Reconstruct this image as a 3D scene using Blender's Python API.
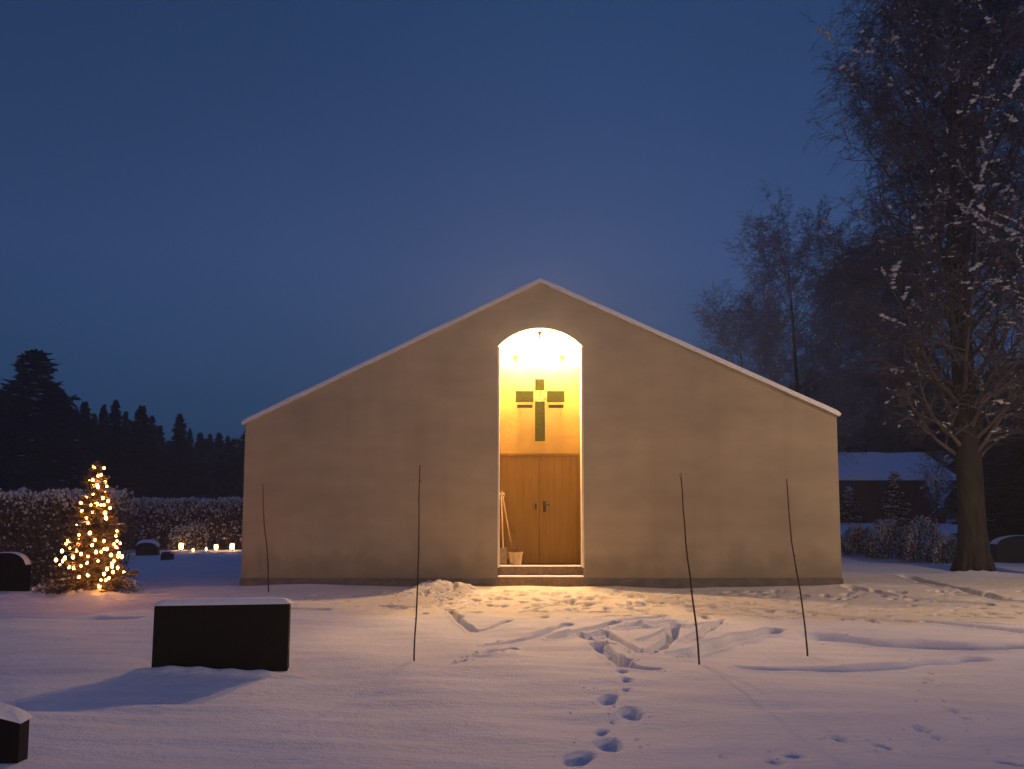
import bpy, bmesh, math, random
import numpy as np
from mathutils import Vector, Matrix
from mathutils import noise as mnoise
R = math.radians
random.seed(7)
sc = bpy.context.scene
for o in list(bpy.data.objects):
    bpy.data.objects.remove(o, do_unlink=True)
col = sc.collection

# ------------------------------------------------------------------ camera
F = 850.0; PITCH = R(4.2); SHIFT = 59.0; EYE = 1.6
HAZE = 0.0028
cd = bpy.data.cameras.new('camera'); cam = bpy.data.objects.new('camera', cd); col.objects.link(cam)
cam.location = (0, 0, EYE); cam.rotation_euler = (R(90) + PITCH, 0, 0)
cd.sensor_width = 36; cd.lens = F * 36 / 1024; cd.shift_y = SHIFT / 1024
cd.clip_start = 0.05; cd.clip_end = 3000
sc.camera = cam
sc.render.resolution_x = 1024; sc.render.resolution_y = 769
sc.view_settings.view_transform = 'Standard'; sc.view_settings.look = 'None'
sc.view_settings.exposure = 0; sc.view_settings.gamma = 1

# ------------------------------------------------------------------ dusk sky
w = bpy.data.worlds.new('World'); sc.world = w; w.use_nodes = True
nt = w.node_tree; N = nt.nodes; L = nt.links; N.clear()
out = N.new('ShaderNodeOutputWorld'); bg = N.new('ShaderNodeBackground')
sky = N.new('ShaderNodeTexSky'); sky.sky_type = 'NISHITA'; sky.sun_disc = False
sky.sun_elevation = R(-4); sky.sun_rotation = R(200)
tc = N.new('ShaderNodeTexCoord'); sep = N.new('ShaderNodeSeparateXYZ')
L.new(tc.outputs['Generated'], sep.inputs[0])
ramp = N.new('ShaderNodeValToRGB'); L.new(sep.outputs['Z'], ramp.inputs[0])
els = ramp.color_ramp.elements
els[0].position = 0.0; els[0].color = (0.018, 0.062, 0.135, 1)
els[1].position = 1.0; els[1].color = (0.040, 0.058, 0.200, 1)
for p, c in ((0.10, (0.023, 0.067, 0.155, 1)), (0.27, (0.034, 0.074, 0.190, 1)), (0.40, (0.024, 0.058, 0.155, 1)), (0.56, (0.015, 0.044, 0.120, 1))):
    e = els.new(p); e.color = c
noi = N.new('ShaderNodeTexNoise'); noi.inputs['Scale'].default_value = 1.7; noi.inputs['Detail'].default_value = 4
noi.inputs['Roughness'].default_value = 0.45
mp = N.new('ShaderNodeMapping'); mp.inputs['Scale'].default_value = (1, 1, 1.5); mp.inputs['Location'].default_value = (0.3, 0.1, 0.6)
L.new(tc.outputs['Generated'], mp.inputs[0]); L.new(mp.outputs[0], noi.inputs['Vector'])
mr = N.new('ShaderNodeMapRange'); mr.inputs[1].default_value = 0.3; mr.inputs[2].default_value = 0.72
mr.inputs[3].default_value = 0.92; mr.inputs[4].default_value = 1.12
L.new(noi.outputs[0], mr.inputs[0])
# the sky is a little darker to the left (west) of the view
mx = N.new('ShaderNodeMapRange'); mx.inputs[1].default_value = -0.55; mx.inputs[2].default_value = 0.05
mx.inputs[3].default_value = 0.74; mx.inputs[4].default_value = 1.04
L.new(sep.outputs['X'], mx.inputs[0])
mm = N.new('ShaderNodeMath'); mm.operation = 'MULTIPLY'; L.new(mr.outputs[0], mm.inputs[0]); L.new(mx.outputs[0], mm.inputs[1])
sc1 = N.new('ShaderNodeVectorMath'); sc1.operation = 'SCALE'; L.new(ramp.outputs[0], sc1.inputs[0]); L.new(mm.outputs[0], sc1.inputs['Scale'])
sc2 = N.new('ShaderNodeVectorMath'); sc2.operation = 'SCALE'; L.new(sky.outputs[0], sc2.inputs[0]); sc2.inputs['Scale'].default_value = 0.05
ad = N.new('ShaderNodeVectorMath'); ad.operation = 'ADD'; L.new(sc1.outputs[0], ad.inputs[0]); L.new(sc2.outputs[0], ad.inputs[1])
L.new(ad.outputs[0], bg.inputs[0]); bg.inputs[1].default_value = 1.08
L.new(bg.outputs[0], out.inputs[0])

# ------------------------------------------------------------------ lamps of the street behind the photographer
def lamp(name, loc, power, color, radius, target=None, spot=None):
    ld = bpy.data.lights.new(name, 'SPOT' if spot else 'POINT'); ld.energy = power; ld.color = color
    ld.shadow_soft_size = radius
    if spot: ld.spot_size = R(spot); ld.spot_blend = 0.6
    o = bpy.data.objects.new(name, ld); col.objects.link(o); o.location = loc
    if target:
        o.rotation_euler = (Vector(target) - Vector(loc)).to_track_quat('-Z', 'Y').to_euler()
    return o
lamp('street_light', (9, -15, 2.9), 3000, (1.0, 0.60, 0.29), 0.6, (2, 14, 2.4), 75)
lamp('street_light', (-6, -15, 2.7), 1450, (1.0, 0.59, 0.32), 0.6, (-1, 14, 2.4), 70)

lamp('street_light', (12.6, 11.2, 5.0), 1500, (1.0, 0.64, 0.34), 0.2, (8.6, 14.2, 0), 125)

# ------------------------------------------------------------------ helpers
def ray(px, py):
    v = Vector(((px - 512) / F, (384.5 - py + SHIFT) / F, -1))
    return Matrix.Rotation(R(90) + PITCH, 3, 'X') @ v
def atY(px, py, Y):
    d = ray(px, py); t = Y / d.y
    return Vector((d.x * t, Y, EYE + d.z * t))
def atZ(px, py, z=0.0):
    d = ray(px, py); t = (z - EYE) / d.z
    return Vector((d.x * t, d.y * t, z))

def tag(o, label=None, cat=None, group=None, kind=None):
    if label: o['label'] = label
    if cat: o['category'] = cat
    if group: o['group'] = group
    if kind: o['kind'] = kind
    return o
def empty(name, loc=(0, 0, 0), rz=0):
    o = bpy.data.objects.new(name, None); col.objects.link(o); o.location = loc; o.rotation_euler = (0, 0, rz)
    o.empty_display_size = 0.2
    return o

class MB:
    def __init__(s): s.v = []; s.f = []
    def add(s, vs, fs):
        b = len(s.v); s.v.extend([tuple(v) for v in vs]); s.f.extend([tuple(i + b for i in f) for f in fs])
    def box(s, a, b):
        (x0, y0, z0), (x1, y1, z1) = a, b
        s.add([(x0,y0,z0),(x1,y0,z0),(x1,y1,z0),(x0,y1,z0),(x0,y0,z1),(x1,y0,z1),(x1,y1,z1),(x0,y1,z1)],
              [(0,3,2,1),(4,5,6,7),(0,1,5,4),(1,2,6,5),(2,3,7,6),(3,0,4,7)])
    def prism(s, poly, y0, y1):
        # poly: list of (x, z), extruded along y
        n = len(poly)
        s.add([(x, y0, z) for x, z in poly] + [(x, y1, z) for x, z in poly],
              [tuple(range(n)), tuple(range(2*n-1, n-1, -1))] + [(i, i+n, (i+1) % n + n, (i+1) % n) for i in range(n)])
    def tube(s, pts, rads, n=6, cap=True):
        pts = [Vector(p) for p in pts]; rings = []
        b = len(s.v)
        up = Vector((0.13, 0.27, 1)).normalized()
        for i, p in enumerate(pts):
            d = (pts[min(i+1, len(pts)-1)] - pts[max(i-1, 0)])
            if d.length < 1e-9: d = Vector((0, 0, 1))
            d.normalize()
            a = d.cross(up)
            if a.length < 0.05: a = d.cross(Vector((1, 0, 0)))
            a.normalize(); c = d.cross(a)
            for k in range(n):
                t = 2 * math.pi * k / n
                s.v.append(tuple(p + (a * math.cos(t) + c * math.sin(t)) * rads[i]))
        for i in range(len(pts) - 1):
            for k in range(n):
                k2 = (k + 1) % n
                s.f.append((b + i*n + k, b + i*n + k2, b + (i+1)*n + k2, b + (i+1)*n + k))
        if cap:
            s.f.append(tuple(b + k for k in range(n))[::-1])
            s.f.append(tuple(b + (len(pts)-1)*n + k for k in range(n)))
    def blob(s, c, r, jit=0.25, rnd=random):
        c = Vector(c)
        vs = [(c.x + v[0]*r[0]*(1 + rnd.uniform(-jit, jit)), c.y + v[1]*r[1]*(1 + rnd.uniform(-jit, jit)), c.z + v[2]*r[2]*(1 + rnd.uniform(-jit, jit))) for v in ICO_V]
        s.add(vs, ICO_F)
    def lathe(s, prof, c=(0, 0, 0), n=20):
        b = len(s.v)
        for r, z in prof:
            for k in range(n):
                t = 2*math.pi*k/n; s.v.append((c[0] + r*math.cos(t), c[1] + r*math.sin(t), c[2] + z))
        for i in range(len(prof)-1):
            for k in range(n):
                k2 = (k+1) % n
                s.f.append((b+i*n+k, b+i*n+k2, b+(i+1)*n+k2, b+(i+1)*n+k))
        s.f.append(tuple(b+k for k in range(n))[::-1]); s.f.append(tuple(b+(len(prof)-1)*n+k for k in range(n)))
    def build(s, name, mat, parent=None, smooth=False, bevel=0):
        me = bpy.data.meshes.new(name); me.from_pydata(s.v, [], s.f); me.update()
        if smooth: me.polygons.foreach_set('use_smooth', [True]*len(me.polygons))
        me.materials.append(mat)
        o = bpy.data.objects.new(name, me); col.objects.link(o)
        if parent: o.parent = parent
        if bevel:
            m = o.modifiers.new('bevel', 'BEVEL'); m.width = bevel; m.segments = 2; m.limit_method = 'ANGLE'
        return o
def ico():
    bm = bmesh.new(); bmesh.ops.create_icosphere(bm, subdivisions=1, radius=1)
    v = [tuple(x.co) for x in bm.verts]; f = [tuple(y.index for y in x.verts) for x in bm.faces]; bm.free(); return v, f
ICO_V, ICO_F = ico()

def mat(name, c, rough=0.8, var=0.0, scale=5.0, stretch=(1, 1, 1), bump=0.0, bscale=None, c2=None, metal=0.0, emit=None, estr=0.0, detail=6):
    m = bpy.data.materials.new(name); m.use_nodes = True
    t = m.node_tree; n = t.nodes; p = n['Principled BSDF']
    p.inputs['Base Color'].default_value = (*c, 1); p.inputs['Roughness'].default_value = rough; p.inputs['Metallic'].default_value = metal
    if emit:
        p.inputs['Emission Color'].default_value = (*emit, 1); p.inputs['Emission Strength'].default_value = estr
    if var or bump:
        co = n.new('ShaderNodeTexCoord'); ma = n.new('ShaderNodeMapping'); ma.inputs['Scale'].default_value = stretch
        t.links.new(co.outputs['Object'], ma.inputs[0])
    if var:
        no = n.new('ShaderNodeTexNoise'); no.inputs['Scale'].default_value = scale; no.inputs['Detail'].default_value = detail
        t.links.new(ma.outputs[0], no.inputs['Vector'])
        cr = n.new('ShaderNodeValToRGB'); cr.color_ramp.elements[0].position = 0.32; cr.color_ramp.elements[1].position = 0.68
        a = c2 if c2 else tuple(x*(1-var) for x in c); b = c if c2 else tuple(min(1, x*(1+var)) for x in c)
        cr.color_ramp.elements[0].color = (*a, 1); cr.color_ramp.elements[1].color = (*b, 1)
        t.links.new(no.outputs[0], cr.inputs[0]); t.links.new(cr.outputs[0], p.inputs['Base Color'])
    if bump:
        nb = n.new('ShaderNodeTexNoise'); nb.inputs['Scale'].default_value = bscale or scale; nb.inputs['Detail'].default_value = 5
        t.links.new(ma.outputs[0], nb.inputs['Vector'])
        bu = n.new('ShaderNodeBump'); bu.inputs['Strength'].default_value = bump; bu.inputs['Distance'].default_value = 0.03
        t.links.new(nb.outputs[0], bu.inputs['Height']); t.links.new(bu.outputs[0], p.inputs['Normal'])
    return m

M = dict(
    snow=mat('snow', (0.80, 0.80, 0.82), 0.75, 0.05, 0.9, (1, 2.2, 1), 0.55, 9.0),
    snowcap=mat('snow_cap', (0.78, 0.79, 0.82), 0.75, 0.05, 6, bump=0.5, bscale=18),
    frost=mat('frosted_snow', (0.55, 0.55, 0.60), 0.8),
    plinth=mat('plinth', (0.15, 0.13, 0.115), 0.9, 0.25, 4, (1, 1, 2), 0.4, 30),
    cream=mat('cream_render', (0.47, 0.335, 0.085), 0.85, 0.06, 3, bump=0.2, bscale=25),
    trim=mat('pale_trim', (0.80, 0.70, 0.55), 0.7, 0.06, 8),
    roofm=mat('verge_metal', (0.72, 0.71, 0.70), 0.45, 0.1, 12, metal=0.2),
    step=mat('step_concrete', (0.20, 0.13, 0.08), 0.9, 0.3, 14, bump=0.4, bscale=40),
    cross=mat('green_patina', (0.045, 0.060, 0.001), 0.9, 0.3, 14, (1, 1, 3)),
    dark=mat('dark_iron', (0.03, 0.028, 0.025), 0.5, 0.2, 20, metal=0.4),
    granite=mat('black_granite', (0.003, 0.003, 0.0045), 0.55, 0.5, 120, bump=0.05, bscale=60),
    granite2=mat('rough_granite', (0.03, 0.028, 0.03), 0.7, 0.5, 30, bump=0.5, bscale=25),
    olive=mat('olive_granite', (0.016, 0.017, 0.009), 0.5, 0.3, 20, bump=0.2, bscale=25),
    bark=mat('bark', (0.036, 0.031, 0.026), 0.95, 0.45, 9, (1, 1, 0.25), 0.9, 14),
    twig=mat('twig', (0.125, 0.112, 0.118), 0.95, 0.3, 3),
    twigf=mat('frosted_twig', (0.30, 0.27, 0.28), 0.95, 0.25, 3),
    needle=mat('needles', (0.014, 0.020, 0.016), 0.9, 0.4, 2),
    needle2=mat('spruce_needles', (0.14, 0.10, 0.05), 0.9, 0.35, 6),
    hedge=mat('hedge_twigs', (0.085, 0.068, 0.075), 0.95, 0.35, 3),
    stake=mat('stake_wood', (0.055, 0.028, 0.015), 0.9, 0.5, 15, (1, 1, 0.4)),
    tip=mat('stake_tip', (0.45, 0.30, 0.20), 0.8),
    ash=mat('ash_handle', (0.72, 0.52, 0.28), 0.6, 0.15, 10, (1, 1, 0.2)),
    tin=mat('shovel_tin', (0.35, 0.28, 0.20), 0.5, 0.2, 10, metal=0.5),
    pot=mat('clay_pot', (0.50, 0.36, 0.20), 0.85, 0.2, 16, (1, 1, 0.4)),
    dry=mat('dry_heather', (0.22, 0.12, 0.04), 0.9, 0.4, 20),
    barnred=mat('barn_red_boards', (0.10, 0.016, 0.012), 0.9, 0.35, 8, (6, 6, 0.3)),
    glassdk=mat('dark_glass', (0.012, 0.014, 0.02), 0.15),
    bulb=mat('warm_bulb', (1, 0.8, 0.5), 0.4, emit=(1.0, 0.36, 0.065), estr=36),
    wire=mat('green_wire', (0.01, 0.02, 0.01), 0.6),
    candle=mat('candle_glass', (1, 0.8, 0.5), 0.4, emit=(1.0, 0.52, 0.2), estr=22),
    globe=mat('lamp_globe', (1, 0.9, 0.7), 0.4, emit=(1.0, 0.58, 0.25), estr=3600),
)
def grain(m, st=.5, sc_=90):
    t = m.node_tree; n = t.nodes; p = n['Principled BSDF']; old = p.inputs['Normal'].links[0].from_socket
    co = n.new('ShaderNodeTexCoord'); no = n.new('ShaderNodeTexNoise'); no.inputs['Scale'].default_value = sc_; no.inputs['Detail'].default_value = 3
    t.links.new(co.outputs['Object'], no.inputs['Vector']); b = n.new('ShaderNodeBump'); b.inputs['Strength'].default_value = st; b.inputs['Distance'].default_value = .01
    t.links.new(no.outputs[0], b.inputs['Height']); t.links.new(old, b.inputs['Normal']); t.links.new(b.outputs[0], p.inputs['Normal'])
grain(M['snow'], .7, 45)
def path_tint(m):
    t = m.node_tree; n = t.nodes; p = n['Principled BSDF']; lk = t.links; old = p.inputs['Base Color'].links[0].from_socket
    co = n.new('ShaderNodeTexCoord'); sx = n.new('ShaderNodeSeparateXYZ'); lk.new(co.outputs['Object'], sx.inputs[0])
    no = n.new('ShaderNodeTexNoise'); no.inputs['Scale'].default_value = .8; no.inputs['Detail'].default_value = 6; lk.new(co.outputs['Object'], no.inputs['Vector'])
    def mth(op, a, b_):
        q = n.new('ShaderNodeMath'); q.operation = op
        for i, v in enumerate((a, b_)):
            if isinstance(v, (int, float)): q.inputs[i].default_value = v
            else: lk.new(v, q.inputs[i])
        return q.outputs[0]
    def mapr(v, a, b_):
        q = n.new('ShaderNodeMapRange'); q.interpolation_type = 'SMOOTHSTEP'; q.inputs[1].default_value = a; q.inputs[2].default_value = b_; lk.new(v, q.inputs[0]); return q.outputs[0]
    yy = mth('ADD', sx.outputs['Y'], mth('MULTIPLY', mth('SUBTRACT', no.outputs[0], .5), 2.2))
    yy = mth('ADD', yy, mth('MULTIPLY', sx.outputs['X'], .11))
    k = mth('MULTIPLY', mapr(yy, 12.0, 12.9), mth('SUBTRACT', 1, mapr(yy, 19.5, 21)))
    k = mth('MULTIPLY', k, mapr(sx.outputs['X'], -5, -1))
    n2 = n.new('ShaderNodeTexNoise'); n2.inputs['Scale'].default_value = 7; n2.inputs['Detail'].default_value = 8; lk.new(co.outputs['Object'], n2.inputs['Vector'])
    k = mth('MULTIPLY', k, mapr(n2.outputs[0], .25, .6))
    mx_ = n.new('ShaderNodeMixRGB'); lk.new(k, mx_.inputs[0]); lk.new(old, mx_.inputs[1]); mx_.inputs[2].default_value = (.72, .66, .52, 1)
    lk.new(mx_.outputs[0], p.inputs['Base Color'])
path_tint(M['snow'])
# facade render: faint courses and blotches
def facade_mat():
    m = mat('sand_render', (0.42, 0.33, 0.24), 0.9, 0, bump=0)
    t = m.node_tree; n = t.nodes; p = n['Principled BSDF']; lk = t.links
    co = n.new('ShaderNodeTexCoord')
    def noise(scale, st, det=5):
        ma = n.new('ShaderNodeMapping'); ma.inputs['Scale'].default_value = st; lk.new(co.outputs['Object'], ma.inputs[0])
        q = n.new('ShaderNodeTexNoise'); q.inputs['Scale'].default_value = scale; q.inputs['Detail'].default_value = det
        lk.new(ma.outputs[0], q.inputs['Vector']); return q.outputs[0]
    a = noise(0.55, (1, 1, 1.7)); b = noise(1.4, (1, 1, 2.6)); c = noise(60, (1, 1, 1), 2)
    r1 = n.new('ShaderNodeValToRGB'); r1.color_ramp.elements[0].position = 0.34; r1.color_ramp.elements[1].position = 0.7
    r1.color_ramp.elements[0].color = (0.335, 0.28, 0.205, 1); r1.color_ramp.elements[1].color = (0.42, 0.35, 0.245, 1)
    lk.new(a, r1.inputs[0])
    r2 = n.new('ShaderNodeMapRange'); r2.inputs[1].default_value = 0.3; r2.inputs[2].default_value = 0.7; r2.inputs[3].default_value = 0.92; r2.inputs[4].default_value = 1.06
    lk.new(b, r2.inputs[0])
    r3 = n.new('ShaderNodeMapRange'); r3.inputs[1].default_value = 0.3; r3.inputs[2].default_value = 0.7; r3.inputs[3].default_value = 0.90; r3.inputs[4].default_value = 1.08
    lk.new(c, r3.inputs[0])
    mu = n.new('ShaderNodeMath'); mu.operation = 'MULTIPLY'; lk.new(r2.outputs[0], mu.inputs[0]); lk.new(r3.outputs[0], mu.inputs[1])
    s = n.new('ShaderNodeVectorMath'); s.operation = 'SCALE'; lk.new(r1.outputs[0], s.inputs[0]); lk.new(mu.outputs[0], s.inputs['Scale'])
    sx = n.new('ShaderNodeSeparateXYZ'); lk.new(co.outputs['Object'], sx.inputs[0])
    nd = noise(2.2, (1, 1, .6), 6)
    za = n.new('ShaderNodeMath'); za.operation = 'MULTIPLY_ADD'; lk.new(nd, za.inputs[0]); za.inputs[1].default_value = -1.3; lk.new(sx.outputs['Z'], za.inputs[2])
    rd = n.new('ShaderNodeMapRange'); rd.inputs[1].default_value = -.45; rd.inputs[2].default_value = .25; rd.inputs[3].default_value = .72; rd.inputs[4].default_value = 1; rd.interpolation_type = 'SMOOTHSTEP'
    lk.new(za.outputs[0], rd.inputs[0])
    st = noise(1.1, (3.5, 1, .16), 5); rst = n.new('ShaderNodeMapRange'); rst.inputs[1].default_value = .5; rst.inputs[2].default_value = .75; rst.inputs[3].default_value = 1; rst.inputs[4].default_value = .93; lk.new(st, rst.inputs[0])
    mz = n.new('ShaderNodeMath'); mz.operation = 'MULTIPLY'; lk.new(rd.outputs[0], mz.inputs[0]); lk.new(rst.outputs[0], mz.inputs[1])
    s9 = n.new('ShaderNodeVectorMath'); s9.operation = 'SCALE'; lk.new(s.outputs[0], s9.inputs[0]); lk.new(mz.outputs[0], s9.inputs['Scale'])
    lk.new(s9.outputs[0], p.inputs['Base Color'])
    bu = n.new('ShaderNodeBump'); bu.inputs['Strength'].default_value = 0.35; bu.inputs['Distance'].default_value = 0.01
    lk.new(c, bu.inputs['Height']); lk.new(bu.outputs[0], p.inputs['Normal'])
    return m
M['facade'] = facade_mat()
M['granite'].node_tree.nodes['Principled BSDF'].inputs['Specular IOR Level'].default_value = 0.12
def door_mat():
    m = mat('door_wood', (0.29, 0.18, 0.034), 0.55, 0.3, 3, (5, 1, 0.35), 0.12, 12, c2=(0.25, 0.145, 0.027))
    return m
M['door'] = door_mat()
for k_ in ('cross', 'door'): M[k_].node_tree.nodes['Principled BSDF'].inputs['Specular IOR Level'].default_value = 0.08

# ------------------------------------------------------------------ snow ground (one sheet)
YF = atZ(540, 588.5).y            # plane of the gable wall
tracks = [  # pixel polyline of each track on the photograph's snow -> ground points; (points, half width m, depth m)
    ([(450,611),(462,622),(475,630),(490,628),(510,622)], .05, .05),
    ([(490,644),(500,643),(530,638),(548,633),(567,626)], .07, .07),
    ([(484,656),(494,652),(512,648)], .07, .05),
    ([(553,639),(570,635),(590,632),(612,627)], .09, .08),
    ([(591,637),(600,636)], .09, .07),
    ([(604,634),(620,642),(640,652),(655,653)], .06, .05),
    ([(598,646),(612,658),(628,668),(655,672)], .08, .045),
    ([(606,652),(622,662),(632,664)], .05, .05),
    ([(622,625),(640,621),(662,618)], .08, .08),
    ([(622,631),(642,629)], .08, .08),
    ([(650,629),(673,624)], .10, .09),
    ([(642,653),(658,648),(670,640),(676,629)], .075, .07),
    ([(676,655),(700,650),(722,643),(750,637),(776,632)], .12, .10),
    ([(693,641),(706,633),(717,625)], .07, .06),
    ([(560,611),(580,613),(606,612)], .07, .05),
    ([(800,610),(868,619),(920,622),(965,626),(1024,632)], .10, .07),
    ([(820,636),(880,640),(940,644),(1024,648),(1090,650)], .22, .06),
    ([(745,667),(820,667),(881,666),(930,663),(972,659)], .16, .025),
    ([(905,577),(930,583),(960,590),(1000,598),(1040,604)], .16, .12),
    ([(850,590),(900,597),(980,604)], .12, .06),
    ([(420,601),(440,601),(458,602)], .05, .05),
    ([(0,616),(50,617),(90,616),(130,619)], .15, .025),
    ([(250,610),(330,612),(400,607)], .10, .03),
    ([(380,605),(428,606)], .06, .04),
    ([(640,603),(760,607),(880,611),(1040,618)], .045, .035),
    ([(700,613),(800,618),(900,620),(1040,627)], .045, .035),
    ([(760,600),(860,602),(960,606),(1060,611)], .05, .035),
    ([(560,620),(600,621),(640,615)], .05, .05), ([(640,641),(668,634),(700,627),(722,624)], .05, .05),
    ([(572,634),(596,642),(612,646)], .05, .05), ([(520,612),(548,606),(585,603)], .04, .04),
]
prints = [(608,702,1,-.25),(630,714,1,.1),(602,728,.45,-.3),(608,742,1.05,0),(578,757,1.1,-.4),(627,684,.7,0),(626,693,.45,0),(622,673,.5,.3),
          (838,737,.7,.3),(955,711,.7,.2),(967,717,.5,0),(921,728,.6,.6),(938,735,.6,.4),(883,744,.8,.5),(925,695,.2,0),(893,748,.6,.3),(1015,762,1.4,.3),
          (795,757,.8,.5),(775,763,.7,.4),(690,657,.5,0),(928,679,.4,0),(463,661,.4,0),(455,663,.35,0)]
rs = np.random.RandomState(5)
def add_print_list():
    L_ = [(atZ(px, py), s*(.42 if px > 760 else .85), a) for px, py, s, a in prints]
    for k in range(330):          # trampled snow before the steps
        py = 591 + abs(rs.normal(0, 11)); px = rs.normal(610, 130)
        if 420 < px < 1000 and py < 618: L_.append((atZ(px, py), rs.uniform(.45, 1.0), rs.uniform(-.8, .8)))
    for k in range(170):
        py = rs.uniform(590, 622); px = rs.uniform(700, 1024)
        L_.append((atZ(px, py), rs.uniform(.3, .8), rs.uniform(-1.4, 1.4)))
    for k in range(30):
        py = rs.uniform(594, 612); px = rs.uniform(250, 480)
        L_.append((atZ(px, py), rs.uniform(.3, .6), rs.uniform(-1.4, 1.4)))
    return L_
def axis(segs):
    a = [segs[0][0]]
    for (x0, x1, s0, s1) in segs:
        while a[-1] < x1:
            t = (a[-1] - x0) / (x1 - x0); a.append(a[-1] + s0 + (s1 - s0) * t)
    return np.array(a)
xs = axis([(-500, -60, 40, 8), (-60, -11, 5, .3), (-11, -6, .25, .04), (-6, -2.2, .036, .03), (-2.2, 4.8, .024, .024), (4.8, 9.5, .03, .036), (9.5, 16, .04, .3), (16, 60, .5, 6), (60, 500, 8, 40)])
ys = axis([(-120, -8, 10, 1), (-8, 2.5, .8, .06), (2.5, 8, .03, .035), (8, 15.5, .026, .028), (15.5, 17.2, .03, .045), (17.2, 35, .1, .5), (35, 90, .6, 4), (90, 900, 8, 60)])
X, Y = np.meshgrid(xs, ys)
def base_h(X, Y):
    t = np.clip((Y - 26) / 34, 0, 1); t = t*t*(3 - 2*t)
    u = np.clip((X - 4) / 10, 0, 1)
    rise = 1.05 * t * u
    return rise
def wav(X, Y):
    return (0.018*np.sin(X*1.1 + 0.7*np.sin(Y*.9)) + 0.02*np.sin(Y*1.7 + np.sin(X*.6)*1.3) + 0.010*np.sin(X*3.1 + Y*2.3 + 1.7*np.sin(X*.8)) + 0.006*np.sin(Y*6.3 + 2*np.sin(X*1.9)) * (Y < 18)) * np.clip((Y - 1) / 3, 0, 1)
H = base_h(X, Y) + wav(X, Y)
# light wind crust
for k in range(26):
    a = rs.uniform(-.5, .5); fr = rs.uniform(5, 22); ph = rs.uniform(0, 7)
    H += 0.0011 * np.sin(fr*(Y*math.cos(a) + X*math.sin(a)*.5) + ph + 1.5*np.sin(X*rs.uniform(.6, 2) + ph)) * (Y < 20) * (Y > 1)
def seg_dist(P, Q, X, Y):
    d = Q - P; l2 = d[0]**2 + d[1]**2
    t = np.clip(((X - P[0])*d[0] + (Y - P[1])*d[1]) / max(l2, 1e-6), 0, 1)
    return np.hypot(X - P[0] - t*d[0], Y - P[1] - t*d[1])
def window(x0, x1, y0, y1):
    i0, i1 = np.searchsorted(ys, [y0, y1]); j0, j1 = np.searchsorted(xs, [x0, x1])
    return slice(max(i0, 0), i1), slice(max(j0, 0), j1)
for pts, hw, dp in tracks:
    P = [np.array(atZ(*p)[:2]) for p in pts]
    A = np.array(P); sl = window(A[:,0].min()-1, A[:,0].max()+1, A[:,1].min()-1, A[:,1].max()+1)
    D = np.full(X[sl].shape, 9.0)
    for a, b in zip(P[:-1], P[1:]): D = np.minimum(D, seg_dist(a, b, X[sl], Y[sl]))
    wob = .82 + .12*np.sin(X[sl]*9 + Y[sl]*5)
    q = D / (hw*wob); dp = min(.20, dp*2.2)
    H[sl] += -dp/(1 + q**8) + dp*.16*np.exp(-((q - 1.7)/.45)**2)
for p, s, a in add_print_list():
    sl = window(p.x-.6, p.x+.6, p.y-.6, p.y+.6)
    dx = X[sl]-p.x; dy = Y[sl]-p.y
    u = dx*math.cos(a) + dy*math.sin(a); v = -dx*math.sin(a) + dy*math.cos(a)
    q = np.sqrt((u/.062)**2 + (v/.125)**2)*(1+.1*np.sin(3*np.arctan2(v, u)+s*9)) / max(.55, min(1.1, s*1.1))
    dp = .14*s
    H[sl] += -dp/(1 + q**6) + dp*.06*np.exp(-((q - 1.55)/.35)**2)
# shovelled heap beside the steps and low drift along the wall
def heap(px, py, rx, ry, h):
    c = atZ(px, py); sl = window(c.x-3*rx, c.x+3*rx, c.y-3*ry, c.y+3*ry)
    q = ((X[sl]-c.x)/rx)**2 + ((Y[sl]-c.y)/ry)**2
    H[sl] += h*np.exp(-q)*(1 + .18*np.sin(X[sl]*21 + Y[sl]*7)*np.sin(Y[sl]*17))
heap(434, 592, .42, .45, .19); heap(462, 592, .33, .35, .10); heap(408, 595, .3, .5, .07); heap(478, 597, .25, .3, .06)
heap(175, 674, .35, .10, .05); heap(262, 674, .3, .09, .045); heap(220, 674, .3, .07, .03); heap(775, 633, .12, .12, .05); heap(40, 600, 1.4, .9, .08); heap(88, 600, .6, .4, .12); heap(975, 574, .8, .5, .10)
drift = 0.05*np.exp(-((Y - YF)/.35)**2) * (X > -7) * (X < 8)
H += drift
xl, xr = atY(244, 500, YF).x, atY(840, 500, YF).x
inside = (X > xl+.15) & (X < xr-.15) & (Y > YF+.15) & (Y < YF+13)
H[inside] = -0.3
H[(X > -2) & (X < 2) & (Y > YF-.05) & (Y < YF+.2)] = np.minimum(H[(X > -2) & (X < 2) & (Y > YF-.05) & (Y < YF+.2)], 0.03)
ny, nx = X.shape
me = bpy.data.meshes.new('snowy_ground')
co = np.stack([X, Y, H], -1).reshape(-1, 3).astype(np.float32)
me.vertices.add(nx*ny); me.vertices.foreach_set('co', co.ravel())
ii, jj = np.meshgrid(np.arange(ny-1), np.arange(nx-1), indexing='ij')
q0 = (ii*nx + jj).ravel(); quads = np.stack([q0, q0+1, q0+nx+1, q0+nx], -1).astype(np.int32)
me.loops.add(quads.size); me.loops.foreach_set('vertex_index', quads.ravel())
me.polygons.add(len(quads)); me.polygons.foreach_set('loop_start', np.arange(0, quads.size, 4, dtype=np.int32))
me.polygons.foreach_set('use_smooth', np.ones(len(quads), dtype=bool))
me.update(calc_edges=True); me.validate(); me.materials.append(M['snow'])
g = bpy.data.objects.new('ground', me); col.objects.link(g); tag(g, kind='structure')
def gz(x, y):
    i = min(max(int(np.searchsorted(ys, y)), 0), ny-1); j = min(max(int(np.searchsorted(xs, x)), 0), nx-1)
    return float(H[i, j])

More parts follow.
